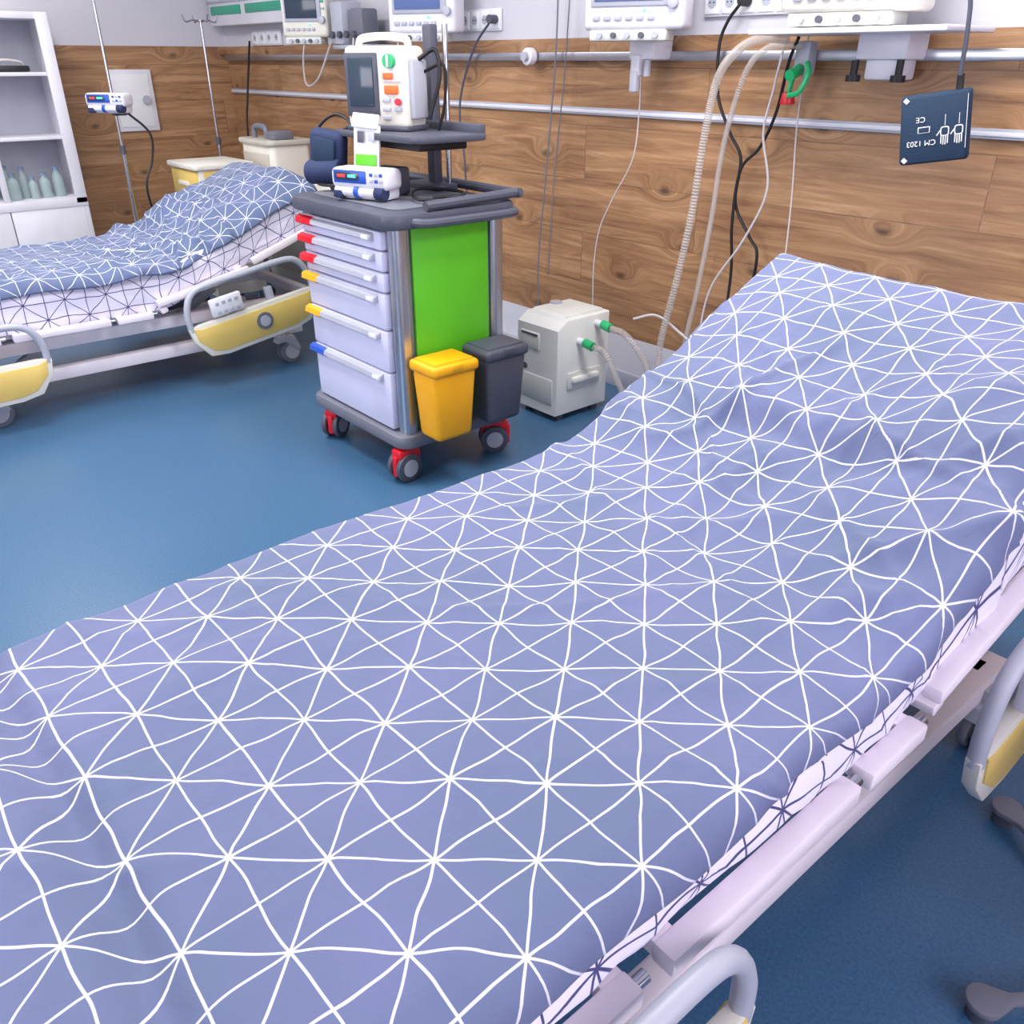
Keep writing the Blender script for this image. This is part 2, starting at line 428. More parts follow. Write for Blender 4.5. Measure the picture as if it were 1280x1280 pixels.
def rail_panel(b, y0, y1, z0, z1, x, tilt, ctrl=False):
    cy, cz = (y0+y1)/2, (z0+z1)/2
    ct, st = math.cos(tilt), math.sin(tilt)
    def T(y, z): return (cy+(y-cy)*ct-(z-cz)*st, cz+(y-cy)*st+(z-cz)*ct)
    h = z1-z0
    def outline(o):
        pts = []
        for y, z in [(y0+o, z0+.50*h), (y0+.01+o, z0+.30*h), (y0+.07+o, z0+.05*h+o), (y0+.16, z0+o), (y1-.16, z0+o), (y1-.07-o, z0+.05*h+o), (y1-.01-o, z0+.30*h), (y1-o, z0+.50*h),
                     (y1-.06, z0+.52*h-o), (y0+.06, z0+.52*h-o)]:
            pts.append(T(y, z))
        return pts
    b.prism(outline(0), x-.014, x+.014, 'x', 'cream', bev=.004)
    sg = 1 if x > 0 else -1
    b.prism(outline(.022), x-.018, x+.018, 'x', 'ypanel', bev=.003)
    P = [(y0+.015, z0+.45*h), (y0+.02, z0+.70*h), (y0+.06, z0+.92*h), (y0+.14, z1), (cy, z1), (y1-.14, z1), (y1-.06, z0+.92*h), (y1-.02, z0+.70*h), (y1-.015, z0+.45*h)]
    b.tube([(x, *T(*p)) for p in P], .016, 'lgrey', n=12)
    for f in (.35, .65):
        yy = y0+(y1-y0)*f
        b.box((x-.02*sg, *T(yy, z0+.45*h)), (.03, .04, h*.5), 'lgrey', rot=(tilt, 0, 0), bev=.006)
    if ctrl:
        c = T(y0+.22, z0+.68*h)
        b.box((x+.012, *c), (.03, .17, .09), 'white', rot=(tilt, 0, 0), bev=.01)
        for i in range(4):
            for j in range(2):
                q = T(y0+.17+i*.034, z0+.61*h+j*.045)
                b.box((x+.028, *q), (.004, .02, .016), 'lgrey', rot=(tilt, 0, 0), bev=.002)
        q = T(cy+.03, z0+.28*h)
        b.cyl((x+.015, *q), (x+.026, *q), .045, 'grey')
        b.cyl((x+.02, *q), (x+.03, *q), .028, 'lgrey')

def bed(ox, oy, dz, dm_, hb, zrail=0, f=1.0, lf=0.):
    root = bpy.data.objects.new('hospital_bed', None); COL.objects.link(root); root.location = (ox, oy, 0)
    b = B()
    zd = .545+dz
    b.bb(-.43, .43, .02, 1.18, zd-.02, zd+.015, 'frame', bev=.006)
    ang = math.radians(22)*f
    by, bz = 1.2, zd
    def BK(y, z):
        return (by+y*math.cos(ang)-z*math.sin(ang), bz+y*math.sin(ang)+z*math.cos(ang))
    b.box((0, *BK(.46, 0)), (.86, .92, .03), 'frame', rot=(ang, 0, 0), bev=.006)
    for s in (-1, 1):
        for (ya, yb) in ((-.02, .50), (.55, .97), (1.0, 1.17)):
            b.bb(s*.489-.018, s*.489+.018, ya, yb, zd-.02, zd+.014, 'frame', bev=.006)
            for q in (ya+.02, yb-.02):
                b.bb(min(s*.42, s*.48), max(s*.42, s*.48), q-.018, q+.018, zd-.016, zd+.012, 'frame', bev=.004)
            b.cyl((s*.489, yb-.006, zd), (s*.489, yb+.02, zd), .009, 'steel')
        b.box((s*.489, *BK(.26, .01)), (.034, .50, .034), 'frame', rot=(ang*.6, 0, 0), bev=.006)
        b.box((s*.489, *BK(.74, .0)), (.034, .40, .034), 'frame', rot=(ang, 0, 0), bev=.006)
        for q in (.03, .46, .6, .9): b.box((s*.455, *BK(q, 0)), (.08, .035, .026), 'frame', rot=(ang, 0, 0), bev=.004)
        b.bb(s*.36-.025, s*.36+.025, -.05, 2.18, zd-.11, zd-.05, 'frame', bev=.006)
        b.bb(s*.36-.03, s*.36+.03, .28, 2.0, .15, .21, 'frame', bev=.008)
    for y in (.0, .7, 1.25, 2.12): b.bb(-.36, .36, y-.025, y+.025, zd-.105, zd-.055, 'frame', bev=.005)
    for y in (.36, 1.92): b.bb(-.36, .36, y-.03, y+.03, .15, .21, 'frame', bev=.006)
    for y in (.55, 1.55):
        for x in (-.25, .25):
            L = Vector((x, y, .19)); U = Vector((x, y+.22, zd-.09)); c = (L+U)/2; d = U-L
            b.box(c, (.04, .05, d.length), 'lgrey', rot=(-math.atan2(d.y, d.z), 0, 0), bev=.006)
    b.cyl((0, .75, .25), (0, 1.5, .33), .03, 'dgrey')
    b.done('frame', loc=(0, 0, 0), parent=root)
    b = B()
    for s in (-1, 1):
        for y in (.40, 1.88):
            x = s*.40
            b.cyl((x, y, .15), (x, y, .19), .022, 'lgrey')
            b.prism([(y-.05, .155), (y+.04, .155), (y+.075, .08), (y+.05, .05), (y-.01, .12), (y-.06, .12)], x-.035, x+.035, 'x', 'lgrey', bev=.006)
            for e in (-.022, .022):
                b.cyl((x+e-.011, y+.02, .066), (x+e+.011, y+.02, .066), .066, 'grey', n=28, bev=.006)
                b.cyl((x+e-.0125, y+.02, .066), (x+e+.0125, y+.02, .066), .042, 'lgrey', n=24)
    b.done('casters', loc=(0, 0, 0), parent=root)
    b = B()
    b.prism(rpoly(-.46, .46, .42+dz, hb, .09), 2.235, 2.265, 'y', 'cream', bev=.008)
    b.prism(rpoly(-.38, .38, .50+dz, hb-.09, .05), 2.228, 2.272, 'y', 'beige', bev=.004)
    b.done('headboard', loc=(0, 0, 0), parent=root)
    b = B(); b.prism(rpoly(-.46, .46, .25+dz, .60+dz, .07), -.095, -.07, 'y', 'cream', bev=.006)
    b.prism(rpoly(-.38, .38, .30+dz, .54+dz, .05), -.10, -.065, 'y', 'ypanel', bev=.004); b.done('footboard', loc=(0, 0, 0), parent=root)
    for s in (-1, 1):
        b = B(); rail_panel(b, 0.0, .67, .24+dz+zrail, .575+dz+zrail, s*.545, 0.02); b.done('foot_side_rail', loc=(0, 0, 0), parent=root)
        b = B(); rail_panel(b, 1.30, 2.02, .30+dz+zrail, .66+dz+zrail, s*.548, math.radians(9), ctrl=(s > 0)); b.done('head_side_rail', loc=(0, 0, 0), parent=root)
    zt = .665+dm_
    sd = .11+(dm_-dz)
    long = [(.0, zt, -sd), (-.0, zt, -.03), (.03, zt, 0), (.6, zt, 0), (1.18, zt, 0), (1.34, zt+.035*f, 0), (1.55, zt+.115*f, 0), (1.8, zt+.225*f, 0), (2.02, zt+.315*f, 0), (2.06, zt+.325*f, -.03), (2.07, zt+.325*f, -sd)]
    cross = [(-.455, -sd), (-.466, -.06), (-.46, -.014), (-.43, 0), (0, 0), (.43, 0), (.464, -.014), (.476, -.06), (.462, -sd)]
    def dm(u, v, p):
        return .006*noise.noise(Vector((u*6, v*6, 3))) + .008*ridge(u, v, 1.2, 3, 12, 2.+dz*9)*(1 if abs(u) > .42 else .2)
    def mh(ti, tj, u, v):
        return Vector((0, 0, lf*lift(u, v)*(1-sm(.50, .585, u))))
    mt = sheet_mesh('mattress', long, cross, 180, 90, F_SHEET, dm, .3, (0, 0, 0), hem=mh)
    mt.parent = root
    return root

bed(-.86, 0, .012, 0, .86, lf=1.)
bed(-4.73, .15, -.135, -.065, .90, .03, f=.88)

def duvet(ox, oy, dz, seed, amp, headbulge, cr_r, mt, f=1.0, lf=0.):
    zt = .70+dz
    long = [(-.175, zt, -.32), (-.17, zt, -.18), (-.15, zt, -.07), (-.10, zt, -.018), (-.02, zt, 0), (.3, zt+.004, 0), (.8, zt, 0), (1.18, zt, 0), (1.34, zt+.022*f, 0), (1.5, zt+.085*f, 0), (1.75, zt+.205*f, 0), (2.0, zt+.325*f, 0),
            (2.08, zt+.352*f, -.006), (2.115, zt+.352*f, -.05), (2.12, zt+.352*f, -.13)]
    cross = [(-.50, -.15), (-.495, -.06), (-.46, -.008), (-.40, 0), (0, 0)] + cr_r
    def d(u, v, p):
        k = sm(.9, 1.3, v)*(1-sm(1.6, 1.9, v))
        r = 0
        r += amp*.015*noise.noise(Vector((u*2.6, v*2.6, seed)))
        r += amp*.004*noise.noise(Vector((u*8, v*6, seed+2)))
        r += amp*.013*ridge(u, v, .95, 1.6, 5.5, seed+3)*(.6+.8*k)
        r += amp*.008*ridge(u, v, -.5, 1.8, 9, seed+5)*(.3+1.2*k)
        r += amp*.005*ridge(u, v, 1.5, 1.8, 11, seed+9)*(.3+.6*k)
        r += amp*.001*noise.noise(Vector((u*22, v*18, seed+4)))
        du, dv = u-.46, v-1.28
        rr = math.hypot(du, dv); an = math.atan2(dv, -du)
        r += amp*.011*math.exp(-(rr/.38)**2)*math.sin(an*6+noise.noise(Vector((rr*5, an*2, seed)))*2)*sm(.02, .16, rr)
        yc = 1.42+.08*math.sin(u*3.1+seed)+.04*noise.noise(Vector((u*4, seed, 2)))
        cm = sm(-.40, -.1, u)
        r -= .012*math.exp(-((v-yc)/.034)**2)*cm
        r += .009*math.exp(-((v-yc-.07)/.04)**2)*cm
        fw = .055+.015*math.sin(u*4+seed)
        r -= .020*math.exp(-((v-fw)/.026)**2)
        r += .010*math.exp(-((v-fw+.06)/.035)**2)
        ft = 1-sm(-.12, .02, v)
        r += ft*.010*math.sin(u*11+seed+1.2*math.sin(v*6))
        r += headbulge*sm(1.45, 1.62, v)*(1-sm(2.08, 2.2, v))*(1-sm(.28, .44, abs(u)))
        r -= .035*sm(-.46, -.22, u)*sm(1.85, 2.1, v)*(1 if lf else 0)
        return r
    def hem(ti, tj, u, v):
        e = sm(.40, .50, u)
        return Vector((.012*noise.noise(Vector((v*5, seed, 1)))*e, 0, .022*noise.noise(Vector((v*3.3, seed, 8)))*e + lf*lift(min(u, .46), v)))
    return sheet_mesh('duvet', long, cross, 340, 150, mt, d, .3, (ox, oy, 0), thick=.014, hem=hem)
duvet(-.86, 0, 0, 1.3, .9, .03, [(.37, 0), (.43, -.004), (.470, -.020), (.482, -.044)], F_DUV, lf=1.)
duvet(-4.73, .15, -.065, 9.7, 1.4, .045, [(.37, 0), (.44, -.006), (.480, -.024), (.496, -.05)], F_DUV2, f=.88)

# ------------------------------------------------------------------ medical cart
b = B()
X0, X1, Y0, Y1 = -3.28, -2.62, 1.68, 2.17
b.bb(X0+.02, X1-.02, Y0+.02, Y1-.01, .2, .99, 'lgrey', bev=.01)
b.prism(rpoly(X0-.03, X1+.04, Y0-.04, Y1+.03, .06), .145, .20, 'z', 'grey', bev=.014)
b.prism(rpoly(X0-.03, X1+.05, Y0-.05, Y1+.06, .07), .975, 1.03, 'z', 'dgrey', bev=.014)
b.prism(rpoly(X0+.03, X1-.03, Y0+.03, Y1-.02, .04), 1.03, 1.036, 'z', 'grey', bev=.002)
b.tube([(X0-.01, Y0+.15, 1.045), (X0-.01, Y1+.02, 1.05), (X0+.03, Y1+.05, 1.055), (X1-.02, Y1+.05, 1.055), (X1+.03, Y1+.02, 1.055), (X1+.035, Y0+.12, 1.045)], .018, 'dgrey', n=10)
b.tube([(X1+.02, Y0+.05, .998), (X1+.085, Y0+.08, .998), (X1+.10, Y0+.16, .998), (X1+.10, Y1-.08, .998), (X1+.085, Y1, .998), (X1+.02, Y1+.02, .998)], .016, 'dgrey', n=10)
for x, y in ((X0+.02, Y0+.03), (X1-.02, Y0+.03), (X0+.02, Y1-.02), (X1-.02, Y1-.02)):
    b.prism(rpoly(x-.032, x+.032, y-.032, y+.032, .022), .2, .98, 'z', 'alu', bev=0)
b.bb(X1-.012, X1+.004, Y0+.075, Y1-.065, .205, .975, 'green', bev=.003)
b.bb(X0-.004, X0+.012, Y0+.075, Y1-.065, .205, .975, 'green', bev=.003)
zs = [.965, .893, .817, .742, .602, .437, .205]; cols = ['red', 'red', 'red', 'yellow', 'yellow', 'blue']
for i in range(6):
    z1, z0 = zs[i]-.003, zs[i+1]+.003
    b.bb(X0+.025, X1-.055, Y0-.018, Y0+.02, z0, z1, 'lav', bev=.006)
    b.prism([(Y0-.016, z1-.006), (Y0-.034, z1-.014), (Y0-.038, z1-.030), (Y0-.032, z1-.034), (Y0-.016, z1-.036)], X0+.10, X1-.10, 'x', 'lgrey', bev=.003)
    b.prism([(Y0-.016, z1-.004), (Y0-.036, z1-.012), (Y0-.040, z1-.032), (Y0-.032, z1-.038), (Y0-.016, z1-.040)], X0+.005, X0+.125, 'x', cols[i], bev=.004)
    b.bb(X1-.15, X1-.105, Y0-.042, Y0-.034, z1-.031, z1-.016, 'paper', bev=.001)
for (x, y, a) in ((X0+.06, Y0+.03, .5), (X1-.02, Y0+.01, .1), (X1-.02, Y1-.02, -.5), (X0+.06, Y1-.03, .4)):
    b.cyl((x, y, .12), (x, y, .165), .02, 'grey')
    b.box((x, y, .115), (.062, .11, .05), 'red', rot=(0, 0, a), bev=.014)
    ca, sa = math.cos(a), math.sin(a)
    for e in (-.028, .028):
        w = lambda o: (x+o*ca, y+o*sa-.01, .06)
        b.cyl(w(e-.012), w(e+.012), .06, 'dgrey', n=26, bev=.006)
        b.cyl(w(e-.0135), w(e+.0135), .036, 'lgrey', n=20)
    b.box((x, y, .07), (.03, .128, .09), 'red', rot=(0, 0, a), bev=.01)
b.bb(-3.06, -3.01, 2.15, 2.19, 1.03, 1.62, 'dgrey', bev=.006)
b.bb(-3.14, -2.92, 2.10, 2.2, 1.03, 1.06, 'dgrey', bev=.008)
b.prism(rpoly(-3.27, -2.68, 1.84, 2.18, .05), 1.235, 1.26, 'z', 'dgrey', bev=.008)
b.bb(-3.25, -2.70, 2.14, 2.17, 1.25, 1.29, 'dgrey', bev=.006)
b.bb(-3.2, -2.75, 1.90, 2.12, 1.205, 1.235, 'black', bev=.006)
b.cyl((-2.965, 2.19, 1.03), (-2.965, 2.19, 1.62), .011, 'steel')
b.done('medical_cart')

def bin_(cx, cy, z0, h, w, d, k, name):
    b = B()
    b.box((cx, cy, z0+h*.45), (w, d, h*.9), k, bev=.022, seg=3, taper=.82)
    b.box((cx, cy, z0+h*.92), (w+.014, d+.014, .045), k, bev=.016, seg=3)
    b.box((cx, cy, z0+h*.99), (w-.02, d-.02, .016), k, bev=.007)
    b.box((cx+w/2+.006, cy, z0+h*.95), (.014, .05, .022), k, bev=.004)
    b.box((cx-w/2-.004, cy, z0+h*.8), (.014, .08, .03), 'grey', bev=.004)
    return b.done(name)
bin_(-2.51, 1.80, .205, .31, .155, .20, 'yellow', 'waste_bin')
bin_(-2.51, 2.05, .215, .31, .155, .20, 'dgrey', 'waste_bin')

b = B()
b.box((0, 0, .145), (.27, .15, .28), 'cream', bev=.022, seg=3)
b.box((-.055, -.076, .155), (.145, .012, .215), 'dgrey', bev=.012)
b.box((-.055, -.083, .165), (.110, .006, .165), 'screen', bev=.003)
b.box((.078, -.077, .21), (.08, .008, .09), 'paper', bev=.004)
b.cyl((.078, -.078, .235), (.078, -.10, .235), .024, 'gconn'); b.box((.078, -.102, .235), (.008, .008, .04), 'white', bev=.002)
b.box((.065, -.082, .185), (.045, .008, .022), 'orange', bev=.004)
b.box((.075, -.080, .14), (.06, .008, .03), 'orange', bev=.004); b.cyl((.105, -.078, .10), (.105, -.09, .10), .012, 'red')
for i in range(5): b.box((.05+(i % 2)*.05, -.079, .105-(i//2)*.03), (.034, .006, .016), 'lgrey', bev=.003)
b.box((0, 0, .008), (.28, .16, .02), 'dgrey', bev=.008)
b.tube([(-.11, 0, .27), (-.10, 0, .305), (-.04, 0, .315), (.04, 0, .315), (.10, 0, .305), (.11, 0, .27)], .014, 'cream', n=10)
b.box((.142, .0, .14), (.03, .10, .2), 'lgrey', bev=.01)
b.tube([(.15, 0, .24), (.21, .02, .27), (.225, .02, .18), (.19, 0, .05)], .008, 'black')
b.tube([(.155, .03, .2), (.24, .03, .22), (.24, .03, .1), (.21, .03, .0)], .006, 'black')
b.done('defibrillator', loc=(-3.07, 1.98, 1.262), rotz=math.radians(24))

def pump(name, loc, rz):
    b = B()
    b.box((0, 0, .075), (.26, .11, .075), 'white', bev=.022, seg=3)
    b.box((0, .01, .028), (.22, .10, .052), 'white', bev=.014)
    b.box((-.035, -.056, .083), (.15, .006, .045), 'blue', bev=.006)
    b.box((-.045, -.060, .085), (.11, .004, .028), 'screen', bev=.002)
    b.box((-.07, -.063, .086), (.035, .002, .010), 'redled', bev=0)
    b.box((-.02, -.063, .086), (.035, .002, .010), 'lcd', bev=0)
    for i in range(3):
        for j in range(2): b.box((.065+i*.022, -.057, .072+j*.022), (.014, .005, .012), 'blue' if (i+j) % 2 else 'lgrey', bev=.002)
    b.cyl((-.11, -.04, .030), (.10, -.04, .030), .019, 'white', n=16)
    b.cyl((.075, -.04, .030), (.115, -.04, .030), .024, 'navy', n=16)
    b.cyl((-.02, -.04, .030), (0, -.04, .030), .023, 'blue', n=16)
    b.box((-.095, -.045, .02), (.045, .035, .03), 'navy', bev=.008)
    return b.done(name, loc=loc, rotz=rz)
pump('infusion_pump', (-2.93, 1.78, 1.036), math.radians(20))

b = B()
b.box((0, 0, .075), (.12, .012, .15), 'paper', rot=(-.12, 0, 0), bev=.004)
b.box((0, -.012, .03), (.10, .004, .04), 'green', rot=(-.12, 0, 0), bev=.001)
b.box((-.02, -.0105, .11), (.03, .003, .04), 'dgrey', rot=(-.12, 0, 0), bev=.001)
b.box((.03, -.0105, .11), (.03, .003, .03), 'lgrey', rot=(-.12, 0, 0), bev=.001)
b.box((0, .0, .165), (.12, .01, .05), 'paper', rot=(-.3, .05, 0), bev=.003)
b.done('electrode_pouch', loc=(-3.0, 1.835, 1.135), rotz=math.radians(20))
b = B(); b.box((0, 0, .05), (.13, .07, .1), 'dgrey', bev=.01); b.done('gel_box', loc=(-2.99, 1.93, 1.037), rotz=.3)

b = B()
b.box((0, 0, .115), (.16, .07, .19), 'navy', rot=(0, .12, 0), bev=.03, seg=4)
b.cyl((-.08, -.03, .05), (.08, -.03, .06), .046, 'navy', n=24, bev=.01)
b.box((.01, -.045, .135), (.10, .012, .09), 'cuff', rot=(0, .12, 0), bev=.006)
b.tube([(.05, 0, .19), (.10, .02, .23), (.02, .04, .26), (-.06, .03, .21), (-.08, .0, .1)], .006, 'black')
b.tube([(-.06, .02, .03), (-.02, -.06, .012), (.08, -.08, .01), (.14, -.04, .01)], .006, 'black')
b.done('blood_pressure_cuff', loc=(-3.27, 1.82, 1.05), rotz=math.radians(25))
b = B()
b.tube([(-2.75, 1.95, 1.045), (-2.70, 2.05, 1.05), (-2.8, 2.11, 1.05), (-2.95, 2.05, 1.05), (-2.88, 1.95, 1.05), (-2.72, 1.86, 1.05), (-2.66, 1.9, 1.05)], .006, 'black')
b.done('coiled_cable')

# ------------------------------------------------------------------ respiratory unit on floor
b = B()
ux0, ux1, uy0, uy1 = -2.96, -2.68, 2.55, 2.88
b.prism([(uy0, .03), (uy1, .03), (uy1, .475), (uy0+.06, .475), (uy0, .435)], ux0, ux1, 'x', 'offw', bev=.012)
b.prism([(uy0+.05, .47), (uy1-.02, .47), (uy1-.02, .488), (uy0+.08, .488)], ux0+.03, ux1-.03, 'x', 'offw', bev=.006)
b.bb(ux0+.03, ux1-.12, uy0-.006, uy0+.01, .32, .40, 'offw2', bev=.006)
b.bb(ux0+.04, ux1-.13, uy0-.009, uy0+.01, .385, .395, 'dgrey', bev=.002)
b.cyl((ux0+.06, uy0-.004, .23), (ux0+.06, uy0+.01, .23), .014, 'dgrey')
b.bb(ux0+.03, ux1-.03, uy0-.004, uy0+.01, .08, .20, 'offw2', bev=.004)
b.bb(ux1-.01, ux1+.03, uy0+.08, uy0+.25, .18, .21, 'offw', bev=.01)
b.bb(ux1-.002, ux1+.012, uy0+.06, uy0+.27, .15, .23, 'offw2', bev=.006)
for y, z in ((uy0+.13, .37), (uy0+.24, .435)):
    b.cyl((ux1-.01, y, z), (ux1+.045, y, z), .016, 'white')
    b.cyl((ux1+.04, y, z), (ux1+.09, y, z-.008), .021, 'gconn')
for x in (ux0+.04, ux1-.04):
    for y in (uy0+.05, uy1-.05): b.cyl((x, y, 0), (x, y, .035), .022, 'dgrey')
b.cyl((ux0+.05, uy0+.2, .475), (ux0+.05, uy0+.2, .495), .03, 'lgrey')
b.done('oxygen_concentrator')
corr = lambda i: 1.0 if i % 2 else .86
def corrhose(name, pts, r=.016, sub=22):
    b = B(); b.tube(pts, r, 'hose', n=12, sub=sub, rf=corr); return b.done(name)
corrhose('corrugated_hose', [(-2.588, 2.68, .362), (-2.53, 2.70, .34), (-2.47, 2.74, .20), (-2.40, 2.8, .05), (-2.30, 2.85, .02)])
corrhose('corrugated_hose', [(-2.588, 2.79, .427), (-2.5, 2.8, .41), (-2.43, 2.85, .30), (-2.38, 2.9, .12), (-2.30, 2.95, .02)])
corrhose('breathing_hose', [(-1.97, 2.95, 1.566), (-2.08, 2.95, 1.568), (-2.18, 2.95, 1.53), (-2.264, 2.96, 1.436), (-2.315, 2.98, 1.237), (-2.358, 3.0, .928), (-2.41, 3.0, .62), (-2.47, 3.0, .317), (-2.45, 3.0, .10)], .0165, 50)
corrhose('breathing_hose', [(-1.96, 3.02, 1.545), (-2.1, 3.03, 1.54), (-2.20, 3.04, 1.45), (-2.27, 3.05, 1.2), (-2.30, 3.06, .9), (-2.335, 3.06, .6), (-2.38, 3.06, .3), (-2.36, 3.06, .10)], .012, 50)

def cable(name, pts, r, k):
    b = B(); b.tube(pts, r, k, n=8, sub=10); return b.done(name)
Yc = 3.085
b = B()
b.cyl((-2.287, 3.126, 1.70), (-2.287, 3.085, 1.70), .02, 'black')
b.tube([(-2.287, 3.09, 1.695), (-2.34, Yc, 1.63), (-2.368, Yc, 1.545), (-2.35, Yc, 1.376), (-2.27, Yc, 1.24), (-2.205, Yc, 1.149), (-2.206, Yc, .98), (-2.12, Yc, .86), (-2.07, Yc, .79), (-2.09, Yc, .6), (-2.1, 2.95, .3)], .0065, 'black')
b.done('power_cable')
b = B()
b.tube([(-1.96, 3.0, 1.57), (-2.02, 3.05, 1.49), (-2.067, Yc, 1.329), (-2.12, Yc, 1.2), (-2.19, 3.07, 1.107), (-2.20, 3.07, .9), (-2.186, Yc, .675), (-2.18, 3.05, .3)], .0065, 'black')
b.done('power_cable')
b = B(); b.cyl((-3.8, 3.126, 1.68), (-3.8, 3.08, 1.68), .02, 'dgrey')
b.tube([(-3.8, 3.09, 1.67), (-3.93, Yc, 1.55), (-4.05, Yc, 1.33), (-4.06, Yc, 1.15), (-4.03, Yc, .995), (-4.02, Yc, .5), (-4.02, 3.0, .1)], .006, 'dgrey'); b.done('power_cable')
cable('white_cable', [(-2.04, 3.04, 1.56), (-2.07, 3.05, 1.4), (-2.09, 3.05, 1.25), (-2.04, 3.05, 1.05), (-2.12, 3.05, .85), (-2.26, 3.05, .62), (-2.3, 3.05, .35)], .0045, 'tubew')
cable('white_cable', [(-2.77, Yc, 1.46), (-2.765, Yc, 1.3), (-2.786, Yc, 1.107), (-2.90, Yc, .92), (-2.975, Yc, .77), (-3.0, Yc, .6), (-2.996, Yc, .416), (-2.99, Yc, .2)], .003, 'tubew')
cable('grey_tube', [(-3.30, Yc, 1.80), (-3.31, Yc, 1.5), (-3.36, Yc, 1.0), (-3.41, Yc, .548), (-3.4, Yc, .2)], .004, 'grey')
cable('grey_tube', [(-3.22, Yc, 1.80), (-3.25, Yc, 1.4), (-3.30, Yc, 1.0), (-3.33, Yc, .5)], .003, 'grey')
cable('infusion_line', [(-1.959, 3.06, 1.6), (-1.955, 3.06, 1.3), (-1.93, 3.06, 1.0), (-1.916, 3.06, .6)], .003, 'tubew')
cable('oxygen_tube', [(-2.60, 2.95, .44), (-2.52, 3.02, .46), (-2.40, 3.05, .40), (-2.25, 3.05, .33)], .006, 'tubew')

b = B()
b.bb(-2.0, -1.94, 3.05, 3.105, 1.45, 1.56, 'lgrey', bev=.008)
b.cyl((-1.97, 3.05, 1.47), (-1.97, 2.99, 1.45), .02, 'gconn')
b.tube([(-1.93, 3.03, 1.49), (-1.90, 3.0, 1.46), (-1.92, 2.99, 1.40), (-1.97, 3.0, 1.385)], .010, 'gconn')
b.cyl((-1.99, 3.03, 1.355), (-1.99, 3.03, 1.395), .028, 'red', r2=.022, bev=.004); b.cyl((-1.99, 3.03, 1.39), (-1.98, 3.03, 1.45), .009, 'gconn')
b.done('oxygen_outlet')
b = B(); b.cyl((-3.49, 3.10, 1.515), (-3.49, 3.06, 1.515), .038, 'white', n=28, bev=.006); b.cyl((-3.49, 3.06, 1.515), (-3.49, 3.04, 1.515), .02, 'lgrey'); b.done('vacuum_outlet')

# ------------------------------------------------------------------ monitors
def monitor(name, loc, rz, w, h, bodyk='white', scr='screenb', d=.13, mount=True):
    b = B()
    b.box((0, 0, h/2), (w, d, h), bodyk, bev=.02, seg=3)
    b.box((-.02*w, -d/2-.002, h*.60), (w*.80, .012, h*.66), 'lgrey', bev=.008)
    b.box((-.04*w, -d/2-.009, h*.61), (w*.68, .006, h*.56), scr, bev=.003)
    for i in range(6): b.box((-w*.36+i*w*.11, -d/2-.004, h*.14), (w*.07, .01, h*.055), 'lgrey', bev=.003)
    b.cyl((w*.40, -d/2, h*.30), (w*.40, -d/2-.022, h*.30), .02, 'lgrey', n=24, bev=.003)
    for i in range(3): b.box((w*.42, -d/2-.003, h*(.5+.12*i)), (.02, .008, .012), 'teal' if i == 1 else 'lgrey', bev=.002)
    b.box((w*.12, -d/2-.005, h*.22), (.012, .004, .008), 'lcd', bev=0)
    b.box((-.02, -.01, -.018), (w*.78, d*.8, .04), 'offw2', bev=.008)
    for i in range(5): b.cyl((-w*.32+i*w*.14, -d*.4-.008, -.018), (-w*.32+i*w*.14, -d*.4-.024, -.018), .011, 'dgrey' if i % 2 else 'lgrey', n=14)
    if mount: b.box((0, d/2+.05, h*.45), (.09, .12, .12), 'lgrey', bev=.01)
    return b.done(name, loc=loc, rotz=rz)
monitor('patient_monitor', (-2.665, 2.93, 1.605), math.radians(22), .42, .30)
monitor('patient_monitor', (-4.12, 2.93, 1.62), math.radians(28), .38, .32)
monitor('patient_monitor', (-5.30, 2.90, 1.62), math.radians(35), .30, .30, 'cream', 'screen')
monitor('patient_monitor', (-1.70, 2.90, 1.634), math.radians(8), .44, .30, 'cream', 'screen', d=.18)
b = B()
b.bb(-5.08, -4.95, 2.92, 3.06, 1.58, 1.80, 'lgrey', bev=.012); b.bb(-4.93, -4.78, 2.95, 3.06, 1.58, 1.76, 'grey', bev=.012)
b.bb(-5.1, -4.7, 2.93, 3.12, 1.555, 1.58, 'lgrey', bev=.006)
for i in range(4): b.cyl((-5.05+i*.08, 2.92, 1.63), (-5.05+i*.08, 2.90, 1.63), .018, 'dgrey')
b.tube([(-4.85, 2.93, 1.62), (-4.8, 2.9, 1.5), (-4.6, 2.9, 1.42), (-4.5, 2.95, 1.5), (-4.48, 3.0, 1.6)], .006, 'tubew')
b.tube([(-5.05, 2.9, 1.6), (-5.25, 2.9, 1.4), (-5.5, 2.95, 1.36), (-5.7, 3.05, 1.5), (-5.72, 3.1, 1.66)], .006, 'tubew')
b.done('monitor_module')
b = B()
b.bb(-2.02, -1.33, 2.78, 3.10, 1.575, 1.592, 'white', bev=.005)
b.bb(-1.72, -1.54, 2.98, 3.12, 1.50, 1.58, 'white', bev=.01); b.bb(-1.69, -1.57, 3.0, 3.12, 1.44, 1.52, 'white', bev=.01)
for x in (-1.72, -1.56): b.cyl((x, 2.99, 1.50), (x, 2.99, 1.455), .012, 'black'); b.cyl((x, 2.99, 1.455), (x, 2.99, 1.435), .024, 'black')
b.done('monitor_shelf')
b = B()
b.bb(-2.77, -2.63, 3.0, 3.12, 1.50, 1.58, 'white', bev=.01); b.bb(-2.74, -2.69, 2.98, 3.05, 1.44, 1.52, 'white', bev=.01)
b.bb(-2.735, -2.695, 2.975, 3.0, 1.38, 1.46, 'lgrey', bev=.006); b.cyl((-2.66, 3.0, 1.50), (-2.66, 3.0, 1.44), .014, 'lgrey'); b.done('monitor_clamp')
b = B()
